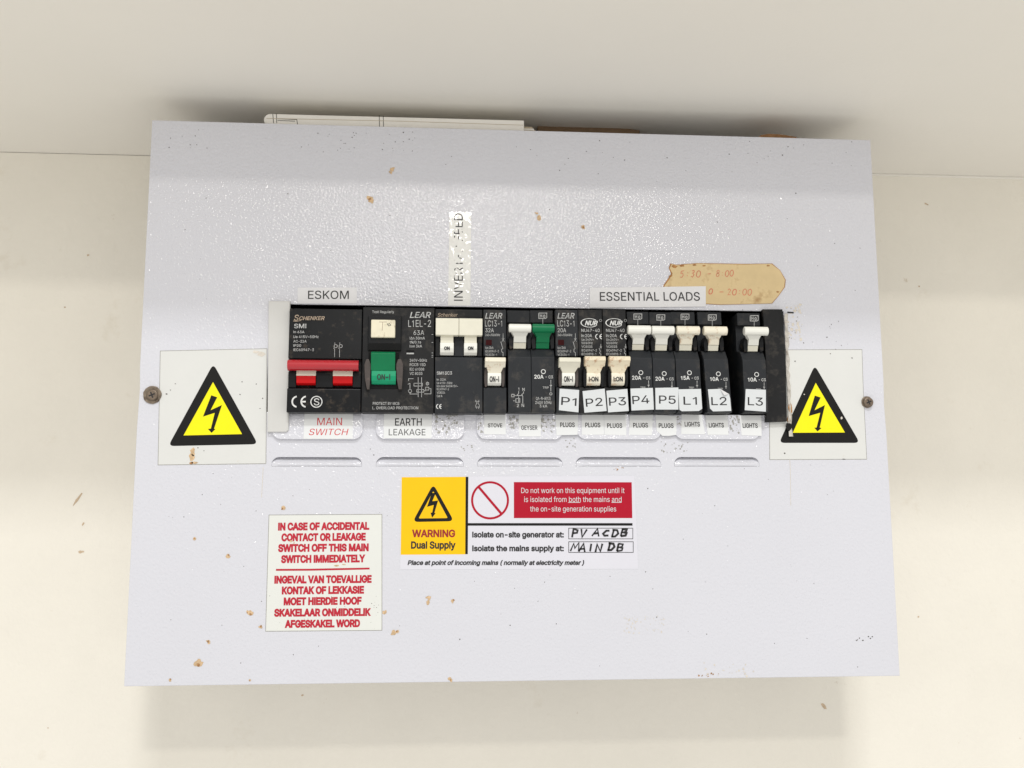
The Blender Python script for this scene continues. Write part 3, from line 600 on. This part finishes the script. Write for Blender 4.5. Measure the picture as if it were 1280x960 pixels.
# ------------------------------------------------------------------ stickers
DOFF = 2.2
def sticker(name, pts, d, th, mt, rep=None): 
    mb = MB(); mb.outline(pts, d, d+th, mt); return mb
G1 = 'circuit number stickers on the breakers'
def num(k, quad, tx, x0, x1, yc, dy, label, fold=False):
    d = 7.0 if tx[1] in '45' or tx[0] == 'L' else 6.35
    mb = sticker('n', k.pts(quad, d), d-.02, .12, PAPER); k.text(mb, tx, x0, x1, yc, 56, d+.14, INKK, dy=dy, off=.004)
    if fold:
        mb.add([(lambda q: (q[0], -(d+e_), q[1]))(k.m(x, y, d+e_)) for x, y, e_ in [(340, 712, .2), (402, 748, .2), (368, 756, 1.8)]], [(0, 1, 2)], PAPER2)
    tag(mb.build('number_sticker'), label, 'sticker', G1)
num(C, [(110, 710), (248, 720), (243, 878), (105, 862)], 'P1', 120, 228, 800, 8, 'white paper sticker reading P1, tilted slightly clockwise on its breaker')
num(C, [(272, 728), (428, 710), (442, 868), (285, 880)], 'P2', 297, 415, 806, -8, 'white paper sticker reading P2, tilted anticlockwise')
num(C, [(440, 725), (588, 712), (598, 868), (452, 878)], 'P3', 460, 580, 800, -4, 'white paper sticker reading P3, tilted slightly anticlockwise')
num(C, [(610, 710), (768, 705), (775, 858), (617, 865)], 'P4', 625, 745, 788, -6, 'white paper sticker reading P4')
num(C, [(785, 705), (948, 702), (948, 858), (788, 858)], 'P5', 812, 930, 788, 2, 'white paper sticker reading P5')
num(C, [(948, 715), (1107, 712), (1116, 852), (1092, 868), (972, 870), (955, 858)], 'L1', 985, 1080, 795, 0, 'white paper sticker reading L1, with clipped lower corners')
num(D, [(253, 715), (340, 712), (402, 748), (410, 780), (418, 868), (290, 871), (268, 850)], 'L2', 278, 387, 798, 0, 'white paper sticker reading L2, its upper right corner folded over', True)
num(D, [(520, 713), (662, 718), (662, 873), (513, 862)], 'L3', 535, 642, 800, 4, 'white paper sticker reading L3')

DOFF = 0.0
K3 = K(330, 505, 3.879); K4 = K(630, 505, 3.879); G2 = 'circuit name labels under the breakers'
def name_label(k, quad, lines, label, mt=PAPER3):
    d = TD+.06; mb = sticker('n', k.pts(quad, 1.0), d, .12, mt)
    for (tx, x0, x1, yc, h, ink, kw) in lines: k.text(mb, tx, x0, x1, yc, h, 1.0, ink, **kw)
    mb.v = [(x, -(d+.14) if abs(y+1.02) < 1e-6 else y, z) for x, y, z in mb.v]; slope(mb)
    tag(mb.build('name_label'), label, 'label', G2)
name_label(K3, [(196, 48), (432, 48), (430, 170), (192, 170)], [('MAIN', 258, 378, 85, 36, INKR2, {}), ('SWITCH', 218, 410, 136, 31, INKR2, {'shear': .2})], 'clear label with red lettering MAIN SWITCH under the red barred switch')
name_label(K3, [(582, 48), (815, 48), (812, 167), (580, 167)], [('EARTH', 635, 765, 87, 35, INKK, {'off': .012}), ('LEAKAGE', 605, 783, 137, 31, INKK, {})], 'white label reading EARTH LEAKAGE under the green toggled breaker')
name_label(K3, [(1068, 50), (1172, 50), (1172, 148), (1066, 148)], [('STOVE', 1085, 1155, 104, 18, INKK, {'off': .02})], 'small white label reading STOVE')
name_label(K4, [(72, 52), (180, 52), (178, 158), (72, 158)], [('GEYSER', 83, 162, 115, 20, INKK, {'off': .02})], 'small white label reading GEYSER')
for q, a, b, y, l in [([(250, 52), (360, 52), (356, 150), (254, 152)], 272, 343, 101, 'small white PLUGS label below the P1 sticker'), ([(378, 52), (485, 52), (484, 150), (376, 150)], 394, 467, 102, 'small white PLUGS label below the P2 sticker'), ([(486, 52), (594, 52), (592, 152), (486, 150)], 500, 573, 105, 'small white PLUGS label below the P3 sticker'), ([(612, 55), (724, 52), (716, 152), (604, 150)], 626, 698, 103, 'small white PLUGS label below the P4 sticker'), ([(735, 52), (838, 58), (834, 150), (800, 155), (766, 155), (740, 130)], 750, 822, 105, 'small PLUGS label with torn lower edge below the P5 sticker')]:
    name_label(K4, q, [('PLUGS', a, b, y, 21, INKK, {'off': .022})], l)
for q, a, b, y, l in [([(862, 50), (960, 52), (974, 148), (858, 146)], 876, 950, 98, 'small white LIGHTS label below the L1 sticker'), ([(978, 55), (1085, 52), (1087, 150), (986, 150)], 993, 1066, 103, 'small white LIGHTS label below the L2 sticker'), ([(1143, 55), (1249, 55), (1247, 155), (1150, 152)], 1157, 1230, 105, 'small white LIGHTS label below the L3 sticker, at the right end')]:
    name_label(K4, q, [('LIGHTS', a, b, y, 21, INKK, {'off': .022})], l)

def film(pxq, nx, nz, amp, mt, d=.12):
    """label film as a slightly wrinkled sheet with an edge"""
    mb = MB(); vs = []; fs = []
    for j in range(nz+1):
        for i in range(nx+1):
            u_, v_ = i/nx, j/nz; p = [(pxq[0][c]*(1-u_)+pxq[1][c]*u_)*(1-v_)+(pxq[3][c]*(1-u_)+pxq[2][c]*u_)*v_ for c in (0, 1)]
            x, z = M(p[0], p[1], d); vs.append((x, -(d+amp(u_, v_)), z))
    for j in range(nz):
        for i in range(nx): k = j*(nx+1)+i; fs.append((k, k+nx+1, k+nx+2, k+1))
    mb.add(vs, fs, mt)
    rim = [i for i in range(nx+1)]+[(j+1)*(nx+1)-1 for j in range(1, nz+1)]+[nz*(nx+1)+i for i in range(nx-1, -1, -1)]+[j*(nx+1) for j in range(nz-1, 0, -1)]
    n = len(rim); vs2 = [vs[k] for k in rim]+[(vs[k][0], -.02, vs[k][2]) for k in rim]
    mb.add(vs2, [(i, (i+1) % n, n+(i+1) % n, n+i) for i in range(n)], mt); return mb
mb = film([(372, 359.5), (446, 359.5), (446, 379), (372, 379)], 2, 2, lambda u_, v_: 0, PAPER2, .1); mb.text('ESKOM', 385, 436, 368.5, 10.2, .14, INKK, off=.004)
tag(mb.build('name_label'), 'clear label with black lettering ESKOM above the main switch', 'label')
wr = [[rnd.random() for _ in range(80)] for _ in range(80)]
def crink(u_, v_):
    k = max(0, 1-abs(v_-.46)/.42); i, j = int(u_*9), int(v_*30)
    return k**.6*(.5*wr[i][j] if wr[i+20][j] > .40 else 0)
mb = film([(562, 265), (589, 265), (588, 382), (560, 382)], 9, 30, crink, TAPE, .12); mb.text('INVERTER FEED', 376, 267, 573.0, 11.0, .19, INKK, vert=True)
tag(mb.build('label_tape'), 'crinkled glossy vertical tape reading INVERTER FEED on the upper plate', 'label')
# old tan tag with faded writing
mb = MB(); d = .1
Q = [(838, 329.5), (845, 331), (872, 329), (930, 330), (965, 329.5), (975, 338), (982, 350), (981, 359), (973, 370), (965, 379.5), (900, 381), (862, 379), (833, 380), (829, 357), (834, 350), (839, 342), (836, 335)]
mb.outline([M(x, y, d) for x, y in Q], .02, .35, CARDE)
cx_, cz_ = M(905, 355, .35); inner = []
for (x, y) in Q:
    X, Zq = M(x, y, .35); v = Vector((X-cx_, Zq-cz_)); L_ = v.length; v = v*(1-(rnd.uniform(.5, 1.2) if x < 870 else rnd.uniform(.1, .5))/L_); inner.append((cx_+v.x, cz_+v.y))
mb.flat(inner, .40, CARDT)
for (px, py, r) in [(843, 333, 2.2), (852, 332, 2.0), (868, 331, 1.4), (880, 332, 1.2), (960, 332, 1.2), (972, 365, 1.3), (838, 345, 1.4)]: blob(mb, px, py, r, .43, CARDE, 10, .5, 0)
def hand(mb, strokes, x0, y0, w_, h_, wd, d, mt):
    for s_ in strokes: mb.line([M(x0+x*w_, y0+(1-y)*h_, d) for x, y in [(a+rnd.uniform(-.03, .03), b+rnd.uniform(-.03, .03)) for a, b in s_]], wd*rnd.uniform(.8, 1.2), d+.02, mt)
def hd(ch):
    o_ = [(.5+.45*math.cos(a*.524), .5+.48*math.sin(a*.524)) for a in range(13)]
    return {'5': [[(.8, 1), (.2, .95), (.2, .6), (.6, .65), (.8, .35), (.5, .02), (.1, .1)]], '3': [[(.15, .9), (.6, 1), (.75, .75), (.4, .55), (.8, .3), (.5, 0), (.1, .1)]], '0': [o_], '8': [[(.5+.3*math.cos(a*.524), .75+.23*math.sin(a*.524)) for a in range(13)], [(.5+.38*math.cos(a*.524), .27+.26*math.sin(a*.524)) for a in range(13)]], '2': [[(.1, .8), (.4, 1), (.75, .8), (.2, .05), (.5, .12), (.95, .05)]], ':': [[(.45, .2), (.52, .27)], [(.45, .65), (.52, .72)]], '-': [[(.1, .5), (.9, .52)]],
     'P': [[(.2, 0), (.22, 1), (.85, .85), (.8, .55), (.25, .45)]], 'V': [[(.1, 1), (.45, 0), (.95, .95)]], 'A': [[(.0, .05), (.5, 1), (.9, 0)], [(.15, .35), (.8, .4)]], 'C': [[(.95, .8), (.5, .75), (.15, .4), (.4, .1), (.95, .12)]], 'D': [[(.25, .95), (.2, .05)], [(.05, .95), (.7, .9), (.95, .5), (.6, .08), (.1, .05)]], 'B': [[(.2, .98), (.18, .02)], [(.1, .98), (.75, .9), (.7, .6), (.25, .52), (.85, .42), (.8, .1), (.15, .02)]],
     'M': [[(.0, 0), (.15, .95), (.45, .4), (.8, 1), (.95, 0)]], 'I': [[(.5, .95), (.5, .02)]], 'N': [[(.1, 0), (.15, .9), (.8, .1), (.95, 1)]]}.get(ch, [])
def handwrite(mb, s_, x0, x1, y0, y1, wd, d, mt, sl_=0):
    n = len(s_); st = (x1-x0)/n
    for i, ch in enumerate(s_): hand(mb, [[(x+.22*(y-.5), y) for x, y in q] for q in hd(ch)], x0+i*st, y0+rnd.uniform(-.6, .6)+sl_*i, st*(.82 if ch != 'M' else 1.05), y1-y0, wd, d, mt)
handwrite(mb, '5:30', 850, 877, 338, 346.5, .36, .45, FADE); handwrite(mb, '-', 884, 890, 338, 346, .4, .45, FADE); handwrite(mb, '8:00', 895, 918, 338, 346, .36, .45, FADE)
handwrite(mb, '-', 899, 906, 361, 369, .4, .45, FADE); handwrite(mb, '0', 886, 892, 361, 368, .4, .45, FADE); handwrite(mb, '20:00', 909, 941, 361, 369, .38, .45, FADE)
tag(mb.build('paper_tag'), 'old tan card tag with scorched edges and faded red handwritten times', 'tag')
def glare(u_, v_):
    k = max(0, 1-abs(u_-.58-.06*v_)/.035); return (.3*k)
mb = film([(737, 360), (882, 358), (882, 383.5), (737, 385)], 40, 3, lambda u_, v_: .5+glare(u_, v_), PAPER2, .12); mb.text('ESSENTIAL LOADS', 750, 875, 370.5, 10.6, .75, INKK, off=.004)
tag(mb.build('name_label'), 'wide clear label reading ESSENTIAL LOADS overlapping the tan tag', 'label')

# hazard triangles
def tri_sign(k, quad, tri, inn, bolt, label, marks):
    mb = MB(); d = .05; mb.line(k.pts(quad), .7, .05, RESID, True); mb.outline(k.pts(quad), .01, .14, SIGNW)
    mb.flat(rounded(k.pts(tri), 3.2, 5), .17, SBLK); mb.flat(k.pts(inn), .20, YEL); mb.flat(k.pts(bolt), .23, SBLK)
    for (x, y, r, mt, a) in marks:
        blob(mb, k.x(x), k.y(y), r, .25, mt, 9, a)
    tag(mb.build('warning_sign'), label, 'sign', 'electric shock triangle stickers')
K5 = K(160, 430, 6.0); K6 = K(940, 430, 6.0)
bl = [(625, 385), (670, 400), (620, 497), (705, 458), (646, 636), (656, 639), (627, 667), (600, 637), (622, 635), (651, 517), (563, 545)]
tri_sign(K5, [(245, 55), (1040, 38), (1032, 895), (228, 905)], [(640, 148), (975, 752), (302, 766)], [(638, 286), (856, 676), (417, 686)], bl, 'white sticker with lightning bolt triangle, left of the slot beside the big washer',
    [(485, 810, 1.6, RUST, 1.6), (480, 850, 1.9, RUST, 1.5), (475, 893, 1.6, RUST2, .5), (500, 890, 2.0, RUST, .4), (960, 60, 2.6, SMUDGE, .4), (1000, 75, 2.6, SMUDGE, .7), (355, 298, .5, SPECK, .6), (290, 375, .7, SPECK, .6), (318, 345, .5, SPECK, .5), (855, 283, .4, SPECK, 1), (962, 300, .4, SPECK, 1), (840, 378, .4, SPECK, 1), (1010, 408, .4, SPECK, 1), (524, 778, .4, SPECK, 1), (570, 800, .3, SPECK, 1), (990, 483, .5, SPECK, .4)])
bl = [(470, 387), (514, 402), (468, 497), (546, 458), (507, 627), (520, 631), (490, 656), (466, 628), (483, 627), (511, 516), (424, 541)]
tri_sign(K6, [(130, 47), (822, 44), (832, 350), (858, 862), (135, 865)], [(470, 160), (808, 742), (202, 742)], [(477, 292), (696, 664), (305, 666)], bl, 'white sticker with lightning bolt triangle, right of the slot, lapped by black strip',
    [(392, 378, .6, SMUDGE, .8), (672, 555, .7, SMUDGE, 1.6), (245, 820, .5, SPECK, 1), (323, 130, .5, SPECK, 1), (750, 105, .5, SPECK, 1), (588, 72, .4, SPECK, 1), (690, 863, 1.2, SPECK, .2), (275, 560, 1.4, RUST2, 2)])
# dual supply sign
K7 = K(490, 590, 4.129); mb = MB()
def rect(x0, y0, x1, y1): return [(x0, y0), (x1, y0), (x1, y1), (x0, y1)]
mb.outline(K7.pts([(48, 25), (1250, 20), (1270, 500), (42, 503)]), .01, .13, SIGN2)
mb.flat(K7.pts([(50, 27), (380, 25), (378, 425), (45, 427)]), .16, YEL2); mb.flat(K7.pts([(380, 25), (394, 25), (391, 424), (378, 424)]), .17, SBLK); mb.flat(K7.pts(rect(392, 264, 1241, 277)), .18, SBLK)
mb.flat(K7.pts([(629, 52), (1237, 53), (1240, 238), (629, 238)]), .16, SRED)
c = K7.m(506, 146); mb.ring(c[0], c[1], 10.5, 9.3, .16, SRED, n=48); K7.line(mb, [(447, 77), (564, 215)], 1.35, .15, SRED)
P = K7.pts([(213, 62), (320, 254), (106, 258)]); Pin = K7.pts([(213, 98), (288, 238), (137, 240)])
P = rounded(P, 3.2, 5); Pin = rounded(Pin, .8, 5); n = len(P); mb.add([(x, -.19, z) for x, z in P+Pin], [(i, (i+1) % n, n+(i+1) % n, n+i) for i in range(n)], SBLK)
mb.flat(K7.pts([(205, 108), (226, 108), (208, 151), (238, 147), (219, 211), (225, 213), (207, 236), (199, 210), (207, 210), (216, 170), (181, 180)]), .19, SBLK)
for tx, a, b, y, h, mt, kw in [('WARNING', 103, 326, 317, 35, INKD, {'off': .032}), ('Dual Supply', 98, 328, 377, 34, INKK, {'off': .032}), ('Do not work on this equipment until it', 667, 1200, 95, 27, INKP, {}) if False else ('Isolate on-site generator at:', 414, 887, 323, 27, INKK, {'off': .032}), ('Isolate the mains supply at:', 414, 887, 394, 27, INKK, {'off': .032}), ('Place at point of incoming mains ( normally at electricity meter )', 80, 992, 468, 22, INKK, {'off': .032, 'shear': .22})]:
    K7.text(mb, tx, a, b, y, h, .2, mt, **kw)
for tx, a, b, y in [('Do not work on this equipment until it', 667, 1200, 95), ('is isolated from both the mains and', 682, 1185, 141), ('the on-site generation supplies', 713, 1157, 190)]: K7.text(mb, tx, a, b, y, 27, .2, PAPER)
for a, b in [(909, 972), (1133, 1185)]: K7.line(mb, [(a, 157), (b, 157)], .3, .2, PAPER)
for q in ((912, 290, 1243, 345), (912, 360, 1245, 415)): K7.line(mb, rect(*q), .3, .2, INKK, True)
handwrite(mb, 'PV', K7.x(926), K7.x(1012), K7.y(294), K7.y(338), 1.05, .22, INKK); handwrite(mb, 'ACDB', K7.x(1036), K7.x(1226), K7.y(295), K7.y(334), 1.05, .22, INKK)
handwrite(mb, 'MAIN', K7.x(926), K7.x(1092), K7.y(368), K7.y(412), 1.05, .22, INKK); handwrite(mb, 'DB', K7.x(1112), K7.x(1206), K7.y(368), K7.y(408), 1.05, .22, INKK)
tag(mb.build('warning_sign'), 'wide yellow, white and red Dual Supply WARNING sign with handwritten entries', 'sign')
# red lettered notice
K8 = K(320, 635, 6.0); mb = MB(); mb.line(K8.pts([(100, 55), (942, 50), (942, 915), (75, 922)]), .7, .05, RESID, True); mb.outline(K8.pts([(100, 55), (942, 50), (942, 915), (75, 922)]), .01, .14, SIGN3)
for tx, a, b, y in [('IN CASE OF ACCIDENTAL', 165, 850, 137), ('CONTACT OR LEAKAGE', 190, 823, 218), ('SWITCH OFF THIS MAIN', 165, 845, 298), ('SWITCH IMMEDIATELY', 187, 820, 381), ('INGEVAL VAN TOEVALLIGE', 137, 867, 535), ('KONTAK OF LEKKASIE', 193, 810, 616), ('MOET HIERDIE HOOF', 207, 792, 698), ('SKAKELAAR ONMIDDELIK', 135, 862, 783), ('AFGESKAKEL WORD', 215, 780, 867)]: K8.text(mb, tx, a, b, y, 50, .16, INKR, off=.05, dy=-6)
K8.line(mb, [(150, 464), (400, 463), (600, 459), (852, 454)], 1.0, .16, INKR)
for (x, y, r, a) in [(262, 250, 1.4, .8), (600, 432, 2.4, .3), (660, 424, 1.6, .3), (285, 262, .7, .8)]: blob(mb, K8.x(x), K8.y(y), r*.8, .19, RUST, 9, a)
for _ in range(26): blob(mb, K8.x(rnd.choice([rnd.uniform(860, 930), rnd.uniform(95, 930)])), K8.y(rnd.uniform(560, 910)), rnd.uniform(.1, .28), .19, SPECK, 6)
tag(mb.build('notice_sign'), 'square cream notice with red bilingual lettering beginning IN CASE OF ACCIDENTAL', 'sign')

# ------------------------------------------------------------------ things lying on top of the box
yb = -4.0
top = HH+.05
o = thing('folded_leaflet', (-60, 30, top), 'folded white printed leaflet lying on top of the box under the ceiling', 'leaflet')
mb = MB(); xL, zL = M(330, 142, yb); xR, zR = M(655, 150.5, yb); n = 10
zb0 = top; H = zL-zb0; r = H/2
P = [(xR, zb0), (xR, zR)]+[((xL+r)-r*math.sin(math.pi*i/n), zb0+r+r*math.cos(math.pi*i/n)) for i in range(n+1)]
mb.outline(P, -70, yb, LEAF, .3)
for L_ in [[(341, 142.5), (342, 154)], [(345.5, 142.5), (346, 154)], [(347, 148.5), (371, 149.5), (372, 156)], [(347, 150.5), (369, 151.5)], [(474, 144.5), (474.5, 161)], [(479, 144.8), (479.5, 161)], [(474, 151), (479, 151)]]: mb.line([M(x, y, yb) for x, y in L_], .35, yb+.04, INKK)
mb.line([M(333, 148, yb), M(500, 151.5, yb), M(654, 156.5, yb)], .3, yb+.05, LEAF2)
mb.build('cover_sheet', o)
mb = MB(); xq, zq = M(669, 152.5, yb-2)
for i in range(4): mb.box(xR-30, xq+rnd.uniform(-1.5, 1), top+.6+i*1.35, top+.6+i*1.35+1.0, -66+i, yb-2-i*.8, LEAF2 if i % 2 else LEAF)
mb.build('inner_pages', o)
mb = MB(); a = M(640, 150, -30)[0]; b = M(790, 150, -30)[0]; z1 = M(700, 152, -30)[1]
mb.outline([(a+16, top), (b+6, top), (b+5, z1-3.2), (b-20, z1-.6), (b-45, z1+.5), (a+16, z1+.9)], -75, -32, BOARD, .3); tag(mb.build('cardboard_strip'), 'brown cardboard strip lying behind the leaflet on the box', 'cardboard')
mb = MB(); P = [M(x, y, -6) for x, y in [(946, 172), (952, 168.5), (960, 167), (975, 167.5), (985, 169), (996, 171)]]
P = [(P[0][0], top)]+P+[(P[-1][0], top)]; mb.outline(P, -28, -6, BOARD2, .4); tag(mb.build('cardboard_scrap'), 'small ragged brown scrap lying at the right end on top of the box', 'cardboard')
